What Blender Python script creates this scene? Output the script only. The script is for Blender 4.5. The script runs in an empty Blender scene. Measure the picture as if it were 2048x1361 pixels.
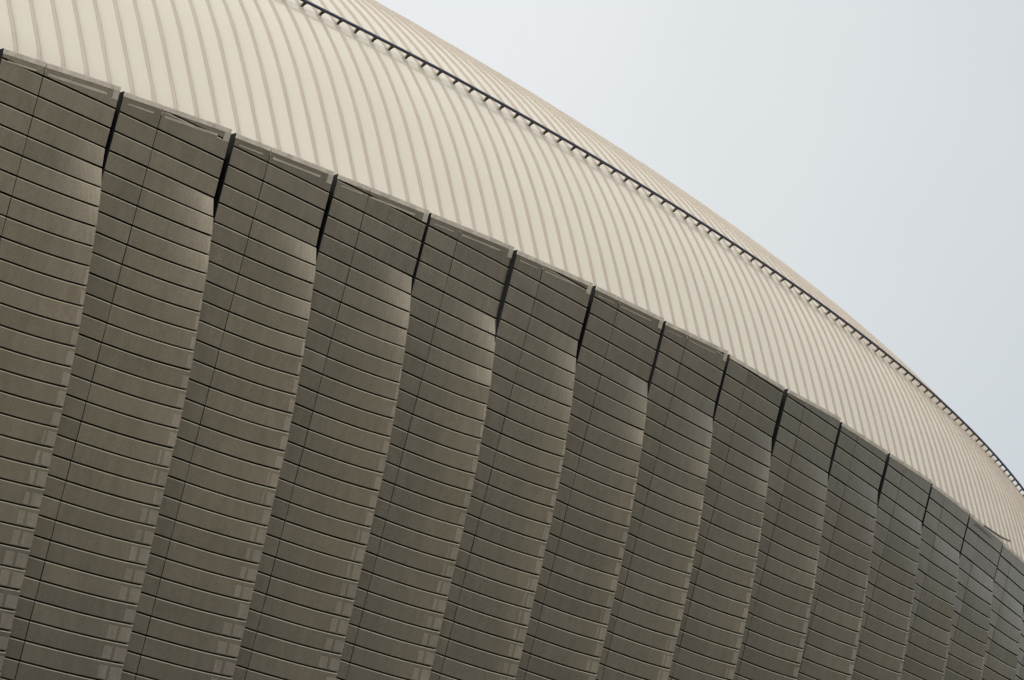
import bpy, math, random
from mathutils import Vector, Matrix
random.seed(7)
S = 0.6                      # metres per cladding row
EYE = 1.6                    # camera height above the plaza
R2 = math.radians

# ------------------------------------------------------------------ measured layout (units: rows)
D, YAW, PITCH, ROLL, FK, Z0, R, PHI0, DPHI, A1, B1 = (646.530896, 0.745315, 0.334639, 0.002276,
    6.886239, 71.627835, 523.160849, 0.17184, 0.016692, -0.302854, 0.020269)
RQ = (-1.7873403, 0.2122421, -0.1397911, -0.005621, -0.1190978, 0.120853, 0.0027381,
      10.4633391, 0.1705788, 0.0031901, 0.0178493, -0.156591, -0.854607)
DR = [0.433, 0.38, 0.159, -0.088, -0.081, 0.145, -0.134, -0.02, -0.104, -0.146, -0.117, -0.12, -0.3, -0.3, -0.4]
DP = [0.305, 0.013, 0.043, 0.145, 0.03, -0.281, 0.106, -0.143, -0.121, -0.001, 0.209, .35, .72, .68, .7]
URK = [5.2, 5.25, 5.32, 5.48, 5.42, 5.42, 5.42, 5.4, 5.3, 5.7, 5.42, 5.5, 5.55, 5.45, 5.42]
NTL = [2.64, 2.07, 1.41, 0.83, 0.36, 0.03, -0.57, -0.81, -1.18, -1.37, -1.54, -1.72, -1.95, -1.94, -1.93]
NTR = [1.96, 1.45, 0.94, 0.31, -0.17, -0.42, -0.95, -1.25, -1.31, -1.75, -1.72, -1.95, -2.02, -1.99, -1.97]
NLAST = 36
UL, UR = -2.86, 5.42         # left edge and upper right edge of a bay, along the arc from its seam


def pick(tab, k, lo, hi):
    if k < 0: return tab[0] + lo * k
    if k >= len(tab): return tab[-1] + hi * (k - len(tab) + 1)
    return tab[k]


def interp(x, xs, ys):
    if x <= xs[0]: return ys[0]
    for i in range(1, len(xs)):
        if x <= xs[i]:
            t = (x - xs[i - 1]) / (xs[i] - xs[i - 1])
            return ys[i - 1] + t * (ys[i] - ys[i - 1])
    return ys[-1] + (x - xs[-1]) * (ys[-1] - ys[-2]) / (xs[-1] - xs[-2]) * 0.3


def cyl(r, phi, z):          # rows -> metres
    return Vector((r * math.sin(phi) * S, -r * math.cos(phi) * S, z * S + EYE))


def wall_point(k, arc, dr, n, depth=0.0):
    rb = R + A1 * n + B1 * n * n / 100 + pick(DR, k, 0.0, 0.0)
    phi = PHI0 + k * DPHI + (arc + pick(DP, k, 0.0, 0.0)) / R
    return cyl(rb + dr - depth, phi, Z0 - n)


def bulge_start(k):
    return max(5.6 - 0.42 * k, 1.3) if k < 10 else 1.2


def edge(k, n):              # (arc, outward offset) of the right edge at row n
    t = n - bulge_start(k)
    h = min(max((k - 5) / 4.0, 0.0), 1.0)
    du = pick(URK, k, 0, 0) - UR
    if t <= 0: return UR + du, 0.0
    d = interp(t, [0, 1, 2, 3, 4, 5, 6, 7, 8, 10, 14, 20], [0, .17, .29, .39, .52, .58, .66, .71, .74, .75, .75, .74])
    d += h * min(max(t - 6, 0) * 0.045, 0.32)
    e = interp(t, [0, 1, 3, 5, 7, 9, 11, 14, 19, 26], [5.42, 5.62, 5.79, 5.9, 6.05, 6.25, 6.40, 6.52, 6.72, 6.9])
    return e + du, d


def surf(k, arc, n, depth=0.0):
    if arc <= 0: return wall_point(k, arc, 0.0, n, depth)
    e, d = edge(k, n)
    f = arc / UR             # arc given in nominal units 0..UR
    c = 0.65 - 0.28 * min(max((k - 4) / 6.0, 0.0), 1.0)      # how far the bay bows outwards towards its right edge
    return wall_point(k, f * e, d * ((1 - c) * f + c * f ** 3), n, depth)


def top_n(k, arc):
    a, b = pick(NTL, k, -0.45, 0.1), pick(NTR, k, -0.45, 0.12)
    return a + (b - a) * (arc - UL) / (UR - UL)


def roof_shift(kap): return RQ[5] * kap + RQ[6] * kap * kap


def roof_point(j, zr, off=0.0, tan=0.0):
    """point on the roof on seam j at height zr above the rim datum; off = outward, tan = along the arc"""
    ps0, dps, tw = RQ[8], RQ[9], RQ[11]
    kap = (ps0 + dps * j - PHI0) / DPHI
    sh = roof_shift(kap)
    psi = ps0 + dps * j + tw * (zr + sh + 1) / R
    kap = min(max((psi - PHI0) / DPHI, -3.0), 19.0)
    def rr(z):
        z = max(z, -1.0)
        return R + RQ[0] + RQ[1] * kap + RQ[10] * kap ** 2 / 10 + RQ[12] * kap ** 3 / 1000 + RQ[2] * z + RQ[3] * z * z / 10 + RQ[4] * z ** 3 / 100
    r = rr(zr)
    sl = (rr(zr + 0.05) - rr(zr - 0.05)) / 0.1
    nl = math.hypot(1, sl)
    return cyl(r + off / nl, psi + tan / R, Z0 + zr + sh - off * sl / nl)


# ------------------------------------------------------------------ helpers
COL = bpy.context.scene.collection


def obj(name, verts, faces, mats, parent=None, idx=None, tone=None, smooth=False, label=None):
    me = bpy.data.meshes.new(name)
    me.from_pydata(verts, [], faces)
    for m in (mats if isinstance(mats, (list, tuple)) else [mats]): me.materials.append(m)
    if idx: me.polygons.foreach_set('material_index', idx)
    if tone:
        at = me.attributes.new('tone', 'FLOAT', 'FACE')
        at.data.foreach_set('value', tone)
    if smooth: me.polygons.foreach_set('use_smooth', [True] * len(me.polygons))
    me.update()
    o = bpy.data.objects.new(name, me)
    COL.objects.link(o)
    if parent: o.parent = parent
    if label: o['label'] = label
    return o


class MB:
    def __init__(s): s.v, s.f, s.i, s.t = [], [], [], []
    def quad(s, a, b, c, d, mi=0, tone=0.5):
        n = len(s.v); s.v += [a, b, c, d]; s.f.append((n, n + 1, n + 2, n + 3)); s.i.append(mi); s.t.append(tone)
    def box8(s, p, mi=0, tone=0.5):   # p: 4 front (ccw) + 4 back
        n = len(s.v); s.v += p
        for q in ((0, 1, 2, 3), (7, 6, 5, 4), (0, 4, 5, 1), (1, 5, 6, 2), (2, 6, 7, 3), (3, 7, 4, 0)):
            s.f.append(tuple(n + x for x in q)); s.i.append(mi); s.t.append(tone)
    def grid(s, rows, mi=0, tone=0.5):
        n = len(s.v); w = len(rows[0])
        for r in rows: s.v += r
        for a in range(len(rows) - 1):
            for b in range(w - 1):
                s.f.append((n + a * w + b, n + a * w + b + 1, n + (a + 1) * w + b + 1, n + (a + 1) * w + b)); s.i.append(mi); s.t.append(tone)
    def build(s, name, mats, parent=None, **kw):
        return obj(name, s.v, s.f, mats, parent, s.i, s.t, **kw)


def mat(name, col, rough=0.5, metal=0.0, spec=0.5, noise=None, tone=0.0, streak=0.0, grain=0.0):
    m = bpy.data.materials.new(name); m.use_nodes = True
    nt = m.node_tree; N = nt.nodes; L = nt.links
    b = N['Principled BSDF']
    b.inputs['Roughness'].default_value = rough; b.inputs['Metallic'].default_value = metal
    b.inputs['Specular IOR Level'].default_value = spec
    tc = N.new('ShaderNodeTexCoord')
    rgb = N.new('ShaderNodeRGB'); rgb.outputs[0].default_value = (*col, 1)
    cur = rgb.outputs[0]
    def mul(fac_socket, lo, hi, fmin=0.0, fmax=1.0):
        nonlocal cur
        mr = N.new('ShaderNodeMapRange'); mr.inputs['From Min'].default_value = fmin; mr.inputs['From Max'].default_value = fmax
        mr.inputs['To Min'].default_value = lo; mr.inputs['To Max'].default_value = hi
        L.new(fac_socket, mr.inputs['Value'])
        vm = N.new('ShaderNodeVectorMath'); vm.operation = 'SCALE'
        L.new(cur, vm.inputs[0]); L.new(mr.outputs[0], vm.inputs['Scale']); cur = vm.outputs[0]
    def noise_tex(scale, detail, sc=(1, 1, 1)):
        mp = N.new('ShaderNodeMapping'); mp.inputs['Scale'].default_value = sc
        L.new(tc.outputs['Object'], mp.inputs['Vector'])
        n = N.new('ShaderNodeTexNoise'); n.inputs['Scale'].default_value = scale; n.inputs['Detail'].default_value = detail
        L.new(mp.outputs[0], n.inputs['Vector']); return n.outputs[0]
    if noise: mul(noise_tex(noise[0], 4), 1 - noise[1], 1 + noise[1], 0.3, 0.7)
    if streak: mul(noise_tex(3.0, 3, (1, 1, 0.12)), 1 - streak, 1 + streak, 0.3, 0.7)
    if grain: mul(noise_tex(14.0, 1), 1 - grain, 1 + grain, 0.3, 0.7)
    if tone:
        at = N.new('ShaderNodeAttribute'); at.attribute_name = 'tone'
        mul(at.outputs['Fac'], 1 - tone, 1 + tone)
    L.new(cur, b.inputs['Base Color'])
    return m


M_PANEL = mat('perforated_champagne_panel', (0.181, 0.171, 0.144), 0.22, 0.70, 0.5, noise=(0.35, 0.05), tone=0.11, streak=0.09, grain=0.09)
M_SHOW_THROUGH = mat('panel_painted_show_through', (0.228, 0.214, 0.188), 0.28, 0.6, 0.5, tone=0.10, streak=0.09, grain=0.09)  # opaque paler panel; light seen through its holes is put into the colour
M_GASKET = mat('black_joint', (0.010, 0.008, 0.011), 0.8, 0, 0.2)
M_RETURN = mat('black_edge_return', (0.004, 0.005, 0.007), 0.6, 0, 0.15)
M_GLASS = mat('dark_window_glass', (0.02, 0.025, 0.03), 0.15, 0, 0.5)
M_PALE = mat('pale_reflector_ground', (0.42, 0.385, 0.32), 0.9, 0, 0.2, noise=(0.02, 0.12))
M_MID = mat('grey_reflector_ground', (0.17, 0.16, 0.14), 0.9, 0, 0.2, noise=(0.02, 0.2))
M_BUFF = mat('buff_reflector_ground', (0.29, 0.265, 0.22), 0.9, 0, 0.2, noise=(0.05, 0.2))
M_HEAD_HIGHLIGHT = mat('panel_head_highlight', (0.24, 0.235, 0.185), 0.45, 0.3, 0.5)  # chamfer catching the sky: the highlight is put into a lighter colour
M_COPING = mat('coping_painted_lit_edge', (0.40, 0.38, 0.345), 0.6, 0.1, 0.4, noise=(2.5, 0.22), grain=0.1)  # metal coping; its lit see-through edge is put into the pale colour
M_LIGHT_STRIP = mat('painted_light_strip', (0.27, 0.26, 0.225), 0.6, 0, 0.4, noise=(1.2, 0.15), grain=0.1)  # solid strip; lit roof seen through mesh is painted as pale colour
M_ROOF = mat('cream_roof_sheet', (0.468, 0.461, 0.422), 0.42, 0, 0.35, noise=(0.22, 0.025), grain=0.015)
M_SEAM_SHADE = mat('shade_darkened_roof_seam', (0.268, 0.246, 0.222), 0.5, 0, 0.3, noise=(0.6, 0.04))  # roof cream darkened, shade of the seam sides is put into the colour
M_PIPE = mat('navy_painted_pipe', (0.020, 0.022, 0.052), 0.45, 0, 0.5)
M_CLAMP = mat('dark_clamp', (0.035, 0.036, 0.030), 0.6, 0.2, 0.4)
M_PLATE = mat('cream_clamp_plate', (0.30, 0.275, 0.215), 0.5, 0, 0.4)
M_BASE = mat('concrete_base', (0.30, 0.29, 0.27), 0.8, 0, 0.3, noise=(0.3, 0.1))
M_GROUND = mat('dark_unseen_ground', (0.075, 0.078, 0.062), 0.9, 0, 0.2, noise=(0.02, 0.2))  # unseen ground, kept dark for what the panels reflect
M_ASPH = mat('dark_plaza_asphalt', (0.050, 0.056, 0.064), 0.85, 0, 0.3, noise=(0.1, 0.15))
M_FLASH = mat('bent_grey_flashing', (0.12, 0.10, 0.10), 0.5, 0.4, 0.5)

# ------------------------------------------------------------------ the stadium
root = bpy.data.objects.new('stadium', None); COL.objects.link(root)
root.location = cyl(R, PHI0 + 6 * DPHI, 0); root.location.z = 0
ROOT_INV = Matrix.Translation(-root.location)
root['label'] = 'curved stadium with domed cream ribbed roof above bays of grey brown wall panels'
root['category'] = 'stadium'
_obj = obj


def obj(name, verts, faces, mats, parent=None, *a, **k):   # children of the stadium keep world-space meshes
    o = _obj(name, verts, faces, mats, parent, *a, **k)
    if parent is root: o.matrix_parent_inverse = ROOT_INV
    return o


GAP, CH, CD, DEEP = 0.042, 0.05, 0.03, 0.16   # half joint, chamfer, panel thickness


def column(mb, k, u0, u1, nu, patches):
    """one column of panels between arcs u0..u1 of bay k"""
    lo = min(top_n(k, u0), top_n(k, u1))
    for n in range(math.floor(lo), NLAST):
        tone = min(max(random.gauss(0.5, 0.22), 0), 1)
        tilt = [random.uniform(-0.012, 0.012) for _ in range(3)]
        bot = n + 1 - GAP
        # usable part of the arc: panel must keep some height under the sloping top line
        us = [u0 + (u1 - u0) * i / nu for i in range(nu + 1)]
        for lim in (bot - 0.10, n + GAP):
            a, b = top_n(k, u0) - lim, top_n(k, u1) - lim
            if a * b < 0: us.append(u0 + (u1 - u0) * a / (a - b))
        w = 0.0
        if patches:
            w = patches(n)
            us += w or []
        us = sorted(u for u in us if top_n(k, u) <= bot - 0.0999)
        us = [u for i, u in enumerate(us) if i == 0 or u - us[i - 1] > 1e-4]
        if len(us) < 2: continue
        def P(u, v, dep):
            f = (u - u0) / (u1 - u0); g = v - n
            return surf(k, u, v, dep + tilt[0] * f + tilt[1] * g + tilt[2] * f * g)
        tops = [max(n + GAP, top_n(k, u)) for u in us]
        for i in range(len(us) - 1):
            a, b = us[i], us[i + 1]; ta, tb = tops[i], tops[i + 1]
            m = 0
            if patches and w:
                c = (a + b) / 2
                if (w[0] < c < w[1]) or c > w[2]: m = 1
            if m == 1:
                # paler zone, light through mesh put into colour, stops short of the rims
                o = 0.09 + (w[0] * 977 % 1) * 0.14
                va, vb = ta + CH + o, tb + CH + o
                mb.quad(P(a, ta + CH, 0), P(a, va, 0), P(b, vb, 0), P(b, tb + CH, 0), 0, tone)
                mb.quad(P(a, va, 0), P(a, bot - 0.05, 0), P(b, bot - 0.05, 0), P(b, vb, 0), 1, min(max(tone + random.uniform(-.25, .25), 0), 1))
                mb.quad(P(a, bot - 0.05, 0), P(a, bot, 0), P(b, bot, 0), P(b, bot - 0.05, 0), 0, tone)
            else:
                mb.quad(P(a, ta + CH, 0), P(a, bot, 0), P(b, bot, 0), P(b, tb + CH, 0), 0, tone)
            mb.quad(P(a, ta, CD), P(a, ta + CH, 0), P(b, tb + CH, 0), P(b, tb, CD), 3, tone)      # chamfered head
            mb.quad(P(a, ta, DEEP), P(a, ta, CD), P(b, tb, CD), P(b, tb, DEEP), 2, tone)
            mb.quad(P(a, bot, 0), P(a, bot, DEEP), P(b, bot, DEEP), P(b, bot, 0), 2, tone)
        for u, t, s in ((us[0], tops[0], 1), (us[-1], tops[-1], -1)):
            q = [P(u, t, CD), P(u, bot, 0), P(u, bot, DEEP), P(u, t, DEEP)]
            if s < 0: q.reverse()
            mb.quad(*q, mi=2, tone=tone)


def show_through_zone(k):
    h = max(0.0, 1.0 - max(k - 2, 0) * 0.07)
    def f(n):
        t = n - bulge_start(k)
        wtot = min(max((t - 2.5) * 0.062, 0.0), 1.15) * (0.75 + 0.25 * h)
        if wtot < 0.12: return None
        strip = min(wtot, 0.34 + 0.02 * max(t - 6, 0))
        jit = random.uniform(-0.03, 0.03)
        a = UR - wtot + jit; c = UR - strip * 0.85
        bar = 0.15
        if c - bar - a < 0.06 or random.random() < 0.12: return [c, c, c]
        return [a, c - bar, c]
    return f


def slanted_strip(mb, k, a, b, o0, o1, dep, mi=0, tone=0.5, seg=4, thick=0.05):
    for i in range(seg):
        u0, u1 = a + (b - a) * i / seg, a + (b - a) * (i + 1) / seg
        q = [surf(k, u0, top_n(k, u0) + o0, dep), surf(k, u0, top_n(k, u0) + o1, dep),
             surf(k, u1, top_n(k, u1) + o1, dep), surf(k, u1, top_n(k, u1) + o0, dep)]
        q += [surf(k, u0, top_n(k, u0) + o0, dep + thick), surf(k, u0, top_n(k, u0) + o1, dep + thick),
              surf(k, u1, top_n(k, u1) + o1, dep + thick), surf(k, u1, top_n(k, u1) + o0, dep + thick)]
        mb.box8(q, mi, tone)


for k in range(-3, 20):
    # dark backing sheet with the folded left return and the inner closing wall
    mb = MB()
    nb = [top_n(k, UL) + 0.12 + i * (NLAST - top_n(k, UL) - 0.12) / 44 for i in range(45)]
    grid = []
    for i, n in enumerate(nb):
        row = []
        for u in (UL + 0.02, -1.4, 0.0, 1.8, 3.6, UR - 0.03):
            nn = max(n, top_n(k, u) + 0.1)
            row.append(surf(k, u, nn, DEEP - 0.02))
        grid.append(row)
    mb.grid(grid[::-1], 0)
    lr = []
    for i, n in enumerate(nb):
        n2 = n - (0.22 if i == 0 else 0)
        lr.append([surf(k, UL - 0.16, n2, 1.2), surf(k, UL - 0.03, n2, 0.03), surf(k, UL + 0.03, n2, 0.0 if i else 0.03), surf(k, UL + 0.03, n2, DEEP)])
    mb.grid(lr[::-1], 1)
    iw = [[wall_point(k, UR - 0.4, 0, n + 0.35, 1.15), wall_point(k, 5.95, 0, n + 0.35, 1.15)] for n in nb]
    mb.grid(iw[::-1], 0)
    rr = [[surf(k, UR, max(n, top_n(k, UR)), DEEP), surf(k, UR, max(n, top_n(k, UR)), 0.9)] for n in nb]
    mb.grid(rr[::-1], 0)
    bay = mb.build('cladding_bay', [M_GASKET, M_RETURN], None)
    bay.parent = root; bay.matrix_parent_inverse = ROOT_INV
    c1 = MB(); column(c1, k, UL, -0.025, 1, None)
    c1.build('narrow_panel_column', [M_PANEL, M_SHOW_THROUGH, M_GASKET, M_HEAD_HIGHLIGHT], bay)
    c2 = MB(); column(c2, k, 0.025, UR, 16, show_through_zone(k))
    c2.build('wide_panel_column', [M_PANEL, M_SHOW_THROUGH, M_GASKET, M_HEAD_HIGHLIGHT], bay)
    cp = MB()
    slanted_strip(cp, k, UL, -0.03, -0.06, 0.17, -0.02, thick=0.14)
    slanted_strip(cp, k, 0.03, UR, -0.06, 0.17, -0.02, thick=0.14)
    cp.build('coping', [M_COPING], bay)
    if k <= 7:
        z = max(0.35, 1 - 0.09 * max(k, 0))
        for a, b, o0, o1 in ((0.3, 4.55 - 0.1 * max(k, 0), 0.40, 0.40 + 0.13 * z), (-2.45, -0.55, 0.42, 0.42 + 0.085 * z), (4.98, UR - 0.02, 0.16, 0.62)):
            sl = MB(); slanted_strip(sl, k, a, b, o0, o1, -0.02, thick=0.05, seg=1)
            sl.build('painted_light_bar', [M_LIGHT_STRIP], bay)

# solid wall below the panels
mb = MB()
ang = [PHI0 + (-4 + i * 0.5) * DPHI for i in range(52)]
rb = R + A1 * NLAST + B1 * NLAST * NLAST / 100 - 0.6
mb.grid([[cyl(rb - 1.0, a, -EYE / S + 0.0) for a in ang], [cyl(rb, a, Z0 - NLAST + 0.4) for a in ang]], 0)
bw = mb.build('base_wall', [M_BASE], None); bw.parent = root; bw.matrix_parent_inverse = ROOT_INV

# ------------------------------------------------------------------ roof
JA, JB = -6, 94
NZ = 56


def roof_rows(j):            # heights along one seam, from just below the wall top up over the crown
    kap = (RQ[8] + RQ[9] * j - PHI0) / DPHI
    kk = math.floor(kap)
    lo = min(-top_n(kk, UL), -top_n(kk, UR), -top_n(kk + 1, UL)) - roof_shift(kap) - 0.55
    return [lo + (38 - lo) * (i / NZ) ** 1.0 for i in range(NZ + 1)]


JJ = [j * 0.5 for j in range(2 * JA - 10, 2 * JB + 24)]
RZ = [roof_rows(j) for j in JJ]
rows = [[roof_point(j, RZ[c][i]) for c, j in enumerate(JJ)] for i in range(NZ + 1)]
mb = MB(); mb.grid(rows, 0)
roof = mb.build('roof', [M_ROOF], None, smooth=True)
roof.parent = root; roof.matrix_parent_inverse = ROOT_INV
HR, WR = 0.135, 0.03
for j in range(JA, JB):
    v, f = [], []
    ph1, ph2 = random.uniform(0, 6.28), random.uniform(0, 6.28)
    for i, z in enumerate(roof_rows(j)):
        wob = 0.012 * math.sin(z * 0.9 + ph1)
        h = HR + 0.012 * math.sin(z * 1.7 + ph2)
        for t, o in ((-WR - 0.10, -0.02), (-WR - 0.01, h - 0.025), (-WR + 0.012, h), (WR - 0.012, h), (WR + 0.01, h - 0.025), (WR + 0.10, -0.02)):
            v.append(roof_point(j, z, o, t + wob))
        if i:
            a, b = (i - 1) * 6, i * 6
            for c in range(5): f.append((a + c, a + c + 1, b + c + 1, b + c))
    _obj('standing_seam', v, f, M_SEAM_SHADE, roof)

# ------------------------------------------------------------------ pipe rail on the seams
ZP, HP, RP = RQ[7], 0.50, 0.095
js = [JA + 0.5 * i for i in range(2 * (JB - JA) - 1)]
def zp(j): return ZP - 0.034 * max(0.0, 24.0 - j)     # the pipe dips a little towards its near end


cen = [roof_point(j, zp(j), HP) for j in js]
v, f = [], []
NS = 12
for i, c in enumerate(cen):
    d = (cen[min(i + 1, len(cen) - 1)] - cen[max(i - 1, 0)]).normalized()
    nn = (roof_point(js[i], zp(js[i]), 1) - roof_point(js[i], zp(js[i]), 0)).normalized()
    w = d.cross(nn).normalized(); nn = w.cross(d)
    for s in range(NS):
        a = 2 * math.pi * s / NS
        rad = RP * S
        v.append(c + (w * math.cos(a) + nn * math.sin(a)) * rad)
    if i:
        for s in range(NS):
            f.append(((i - 1) * NS + s, (i - 1) * NS + (s + 1) % NS, i * NS + (s + 1) % NS, i * NS + s))
pipe = _obj('pipe_rail', v, f, M_PIPE, None, smooth=True)
pipe.parent = root; pipe.matrix_parent_inverse = ROOT_INV
pipe['label'] = 'dark navy pipe clamped along the roof seams'


def wedge(mb, j, h0, h1, t0a, t0b, t1a, t1b, s0, s1, mi):
    def p(t, s, h): return roof_point(j, zp(j) + s, h, t)
    mb.box8([p(t0a, -s0, h0), p(t0b, -s0, h0), p(t1b, -s1, h1), p(t1a, -s1, h1),
             p(t0a, s0, h0), p(t0b, s0, h0), p(t1b, s1, h1), p(t1a, s1, h1)], mi)


for j in range(JA, JB - 1):
    mb = MB()
    e = random.uniform(-0.03, 0.03)
    wedge(mb, j, 0.05, 0.20, -0.06, 0.06, -0.06, 0.09, 0.07, 0.07, 0)        # clamp foot gripping the seam
    wedge(mb, j, 0.195, 0.45, -0.045, 0.075, -0.075 + e, 0.12 + e, 0.05, 0.06, 0)   # flared web under the pipe
    wedge(mb, j, 0.08, 0.46, -0.085, -0.068, -0.15 + e, -0.13 + e, 0.03, 0.035, 1)   # pale side plate
    mb.build('bracket', [M_CLAMP, M_PLATE], pipe)

# loose bent strip at the far right end of the rim
pts = [(R + A1 * -1.7 + 0.15, 0.389, Z0 + 1.64), (R + A1 * -1.7 + 0.3, 0.39556, Z0 + 1.687), (R + A1 * -1.7 + 0.45, 0.3976, Z0 + 1.695), (R + A1 * -1.7 + 0.6, 0.3992, Z0 + 1.71)]
v, f = [], []
for i, (r, p, z) in enumerate(pts):
    for dz, dr in ((-0.05, 0), (0.05, 0), (0.05, -0.12), (-0.05, -0.12)): v.append(cyl(r + dr, p, z + dz))
    if i:
        for c in range(4): f.append(((i - 1) * 4 + c, i * 4 + c, i * 4 + (c + 1) % 4, (i - 1) * 4 + (c + 1) % 4))
f += [(3, 2, 1, 0), (12, 13, 14, 15)]
fl = _obj('loose_flashing', v, f, M_FLASH)
fl.parent = root; fl.matrix_parent_inverse = ROOT_INV
fl['label'] = 'thin loose metal strip sticking up from the wall top at the right'

# added unseen block on the west, there to shade the lower panels
mb = MB()


def block(mb, x0, x1, y0, y1, z0, z1, mi=0):
    mb.box8([Vector(p) for p in ((x0, y0, z0), (x1, y0, z0), (x1, y0, z1), (x0, y0, z1), (x0, y1, z0), (x1, y1, z0), (x1, y1, z1), (x0, y1, z1))], mi)


block(mb, -70, 4, -364, -322, 0, 41)
block(mb, -70.4, 4.4, -364.4, -321.6, 41, 42)
an = mb.build('added_shade_block', [M_BASE], None); an.parent = root; an.matrix_parent_inverse = ROOT_INV
for fl in range(9):
    z = 3.2 + fl * 4.2
    mb = MB(); block(mb, 4.003, 4.05, -361, -325, z, z + 2.0); block(mb, -68, 2, -364.05, -364.003, z, z + 2.0)
    mb.build('shade_block_band', [M_GLASS], an)

# ------------------------------------------------------------------ ground
gv = []
mb = MB()
G = 4000
mb.quad(Vector((-G, -G, 0)), Vector((G, -G, 0)), Vector((G, G, 0)), Vector((-G, G, 0)))
g = mb.build('ground', [M_GROUND], None); g['kind'] = 'structure'
mb = MB()
ang = [PHI0 + (-40 + i * 1.5) * DPHI for i in range(70)]
mb.grid([[Vector((rr * S * math.sin(a), -rr * S * math.cos(a), 0.004)) for a in ang] for rr in (R + 2, R + 80, R + 160, R + 235)], 0)
def sector(name, a0, a1, r0, r1, m, h):  # added unseen ground sectors, toned to grade what the panels reflect
    mb = MB(); n = 40
    mb.grid([[Vector((80 + r * math.sin(R2(a0 + (a1 - a0) * i / n)), -300 + r * math.cos(R2(a0 + (a1 - a0) * i / n)), h)) for i in range(n + 1)] for r in (r0, (r0 + r1) / 2, r1)], 0)
    o = mb.build(name, [m], None); o['kind'] = 'structure'


sector('added_grey_sector', 104, 126, 140, 1150, M_MID, 0.008)
sector('added_buff_sector', 126, 146, 140, 1150, M_BUFF, 0.008)
sector('added_pale_sector', 146, 215, 140, 1150, M_PALE, 0.008)
rd = mb.build('plaza', [M_ASPH], None); rd['kind'] = 'structure'  # unseen paving ring, darkened to dim reflections in the lower panels

# added unseen ridge behind the camera, put there to darken the panels' reflections
hill = mat('added_dark_hill', (0.12, 0.12, 0.105), 0.95, 0, 0.1, noise=(0.004, 0.3))
mb = MB()
hv = []
for rr, hh in ((1250, -1.0), (1400, 0.35), (1550, 0.75), (1750, 1.0), (2000, 0.6), (2400, -0.1)):
    row = []
    for i in range(91):
        a = R2(50 + i * 1.2)
        h = 150 + 22 * math.sin(i * 0.31) + 14 * math.sin(i * 0.83 + 1) + 8 * math.sin(i * 1.9 + 2) + random.uniform(-4, 4)
        h *= min(1, i / 8, max(0.0, (90 - i) / 44 - 0.02))
        row.append(Vector((60 + rr * math.sin(a), -300 + rr * math.cos(a), h * hh if hh > 0 else -2.0)))
    hv.append(row)
mb.grid(hv, 0)
hl = mb.build('added_dark_hills', [hill], None, smooth=True); hl['kind'] = 'structure'

# ------------------------------------------------------------------ camera
cy, sy, cp_, sp = math.cos(YAW), math.sin(YAW), math.cos(PITCH), math.sin(PITCH)
fw = Vector((sy * cp_, cy * cp_, sp)); rt = Vector((cy, -sy, 0)); up = rt.cross(fw)
c, s = math.cos(ROLL), math.sin(ROLL)
r2 = rt * c + up * s; u2 = -rt * s + up * c
cam = bpy.data.cameras.new('camera'); co = bpy.data.objects.new('camera', cam); COL.objects.link(co)
cam.sensor_width = 36; cam.lens = FK * 1000 / 2048 * 36
cam.clip_start = 0.5; cam.clip_end = 20000
mw = Matrix(((r2.x, u2.x, -fw.x, 0), (r2.y, u2.y, -fw.y, -D * S), (r2.z, u2.z, -fw.z, EYE), (0, 0, 0, 1)))
co.matrix_world = mw
bpy.context.scene.camera = co

# ------------------------------------------------------------------ light
SUN_EL, SUN_AZ = R2(67), math.atan2(0.55, -0.47)      # azimuth clockwise from +Y
sd = Vector((math.sin(SUN_AZ) * math.cos(SUN_EL), math.cos(SUN_AZ) * math.cos(SUN_EL), math.sin(SUN_EL)))
sl = bpy.data.lights.new('sun', 'SUN'); so = bpy.data.objects.new('sun', sl); COL.objects.link(so)
sl.energy = 1.5; sl.angle = R2(1.0); sl.color = (1.0, 0.97, 0.91)
so.rotation_euler = sd.to_track_quat('Z', 'Y').to_euler()

w = bpy.data.worlds.new('World'); bpy.context.scene.world = w; w.use_nodes = True
nt = w.node_tree; N = nt.nodes; L = nt.links
out = N['World Output']; bg = N['Background']
sky = N.new('ShaderNodeTexSky'); sky.sky_type = 'NISHITA'; sky.sun_disc = False
sky.sun_elevation = SUN_EL; sky.sun_rotation = SUN_AZ; sky.dust_density = 4.0; sky.air_density = 1.0
L.new(sky.outputs[0], bg.inputs['Color']); bg.inputs['Strength'].default_value = 0.10
# veil of bright haze, thinner away from one patch of sky
tc = N.new('ShaderNodeTexCoord')
pd = (fw * FK * 1000 + r2 * (820 - 1024) + u2 * (680 + 60)).normalized()
dot = N.new('ShaderNodeVectorMath'); dot.operation = 'DOT_PRODUCT'; dot.inputs[1].default_value = pd
L.new(tc.outputs['Generated'], dot.inputs[0])
ac = N.new('ShaderNodeMath'); ac.operation = 'ARCCOSINE'; L.new(dot.outputs['Value'], ac.inputs[0])
mr = N.new('ShaderNodeMapRange'); mr.interpolation_type = 'SMOOTHSTEP'
mr.inputs['From Min'].default_value = -0.02; mr.inputs['From Max'].default_value = 0.29
L.new(ac.outputs[0], mr.inputs['Value'])
mx = N.new('ShaderNodeMix'); mx.data_type = 'RGBA'
mx.inputs['A'].default_value = (0.90, 0.92, 0.92, 1); mx.inputs['B'].default_value = (0.655, 0.70, 0.725, 1)
sn = N.new('ShaderNodeTexNoise'); sn.inputs['Scale'].default_value = 9.0; sn.inputs['Detail'].default_value = 3.0
L.new(tc.outputs['Generated'], sn.inputs['Vector'])
sa = N.new('ShaderNodeMath'); sa.operation = 'MULTIPLY_ADD'; sa.inputs[1].default_value = 0.35; sa.inputs[2].default_value = -0.175; sa.use_clamp = False
L.new(sn.outputs[0], sa.inputs[0])
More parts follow.
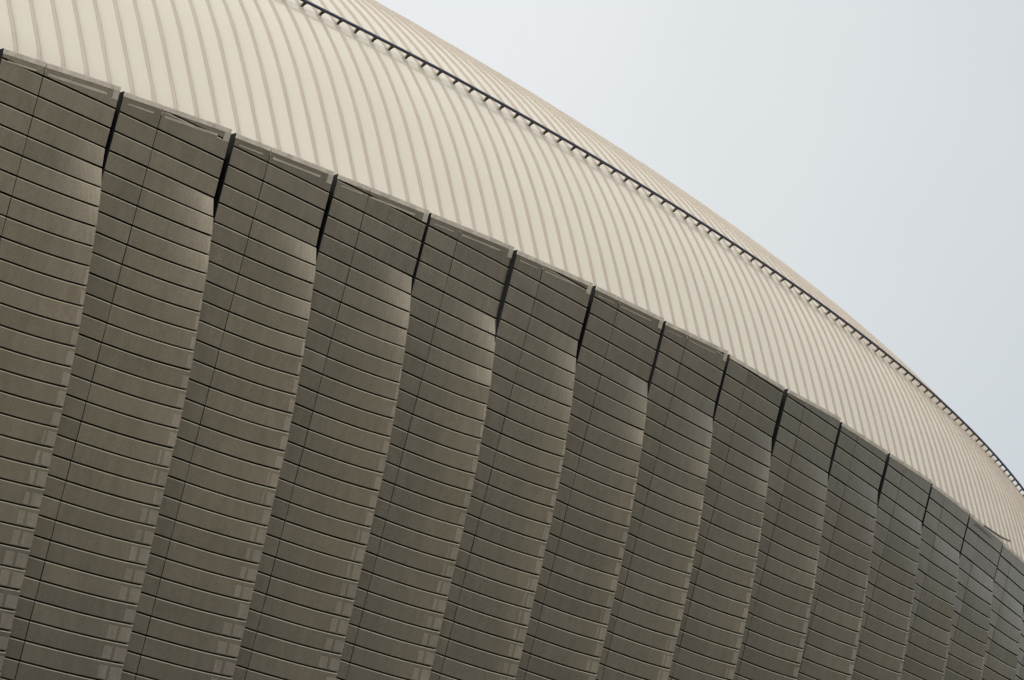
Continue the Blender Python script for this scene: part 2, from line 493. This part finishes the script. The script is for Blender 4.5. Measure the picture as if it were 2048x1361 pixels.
sb = N.new('ShaderNodeMath'); sb.operation = 'ADD'; sb.use_clamp = True
L.new(mr.outputs[0], sb.inputs[0]); L.new(sa.outputs[0], sb.inputs[1])
L.new(sb.outputs[0], mx.inputs['Factor'])
m2 = N.new('ShaderNodeMapRange'); m2.interpolation_type = 'SMOOTHSTEP'
m2.inputs['From Min'].default_value = 0.45; m2.inputs['From Max'].default_value = 1.5
L.new(ac.outputs[0], m2.inputs['Value'])
m3 = N.new('ShaderNodeMix'); m3.data_type = 'RGBA'
m3.inputs['B'].default_value = (0.315, 0.31, 0.295, 1)
L.new(m2.outputs[0], m3.inputs['Factor']); L.new(mx.outputs['Result'], m3.inputs['A'])
# adds an unseen sky glow, put in to light the wall panels
def glow(prev, az, el, dmin, col):
    wl = N.new('ShaderNodeVectorMath'); wl.operation = 'DOT_PRODUCT'
    wl.inputs[1].default_value = Vector((math.sin(R2(az)) * math.cos(R2(el)), math.cos(R2(az)) * math.cos(R2(el)), math.sin(R2(el))))
    L.new(tc.outputs['Generated'], wl.inputs[0])
    wm = N.new('ShaderNodeMapRange'); wm.interpolation_type = 'SMOOTHSTEP'
    wm.inputs['From Min'].default_value = dmin; wm.inputs['From Max'].default_value = 1.0
    L.new(wl.outputs['Value'], wm.inputs['Value'])
    wx = N.new('ShaderNodeMix'); wx.data_type = 'RGBA'; wx.blend_type = 'ADD'
    wx.inputs['B'].default_value = (*col, 1)
    L.new(wm.outputs[0], wx.inputs['Factor']); L.new(prev, wx.inputs['A'])
    return wx.outputs['Result']


veil = glow(m3.outputs['Result'], 243, 10, 0.72, (10.5, 9.8, 8.7))     # added west glow, stronger than daylight, to light the bays' right sides
veil = glow(veil, 172, 4, 0.70, (0.5, 0.46, 0.39))                    # added south glow for the panels to reflect
veil = glow(veil, 132, 24, 0.84, (2.0, 1.8, 1.55))                    # added glow below the sun, brightens the bulges' reflections
b2 = N.new('ShaderNodeBackground'); b2.inputs['Strength'].default_value = 1.0
L.new(veil, b2.inputs['Color'])
ms = N.new('ShaderNodeMixShader'); ms.inputs[0].default_value = 0.9
L.new(bg.outputs[0], ms.inputs[1]); L.new(b2.outputs[0], ms.inputs[2]); L.new(ms.outputs[0], out.inputs['Surface'])

sc = bpy.context.scene
sc.view_settings.view_transform = 'Standard'; sc.view_settings.look = 'None'
sc.view_settings.exposure = 0.0; sc.view_settings.gamma = 1.0
sc.cycles.max_bounces = 6; sc.cycles.use_denoising = True
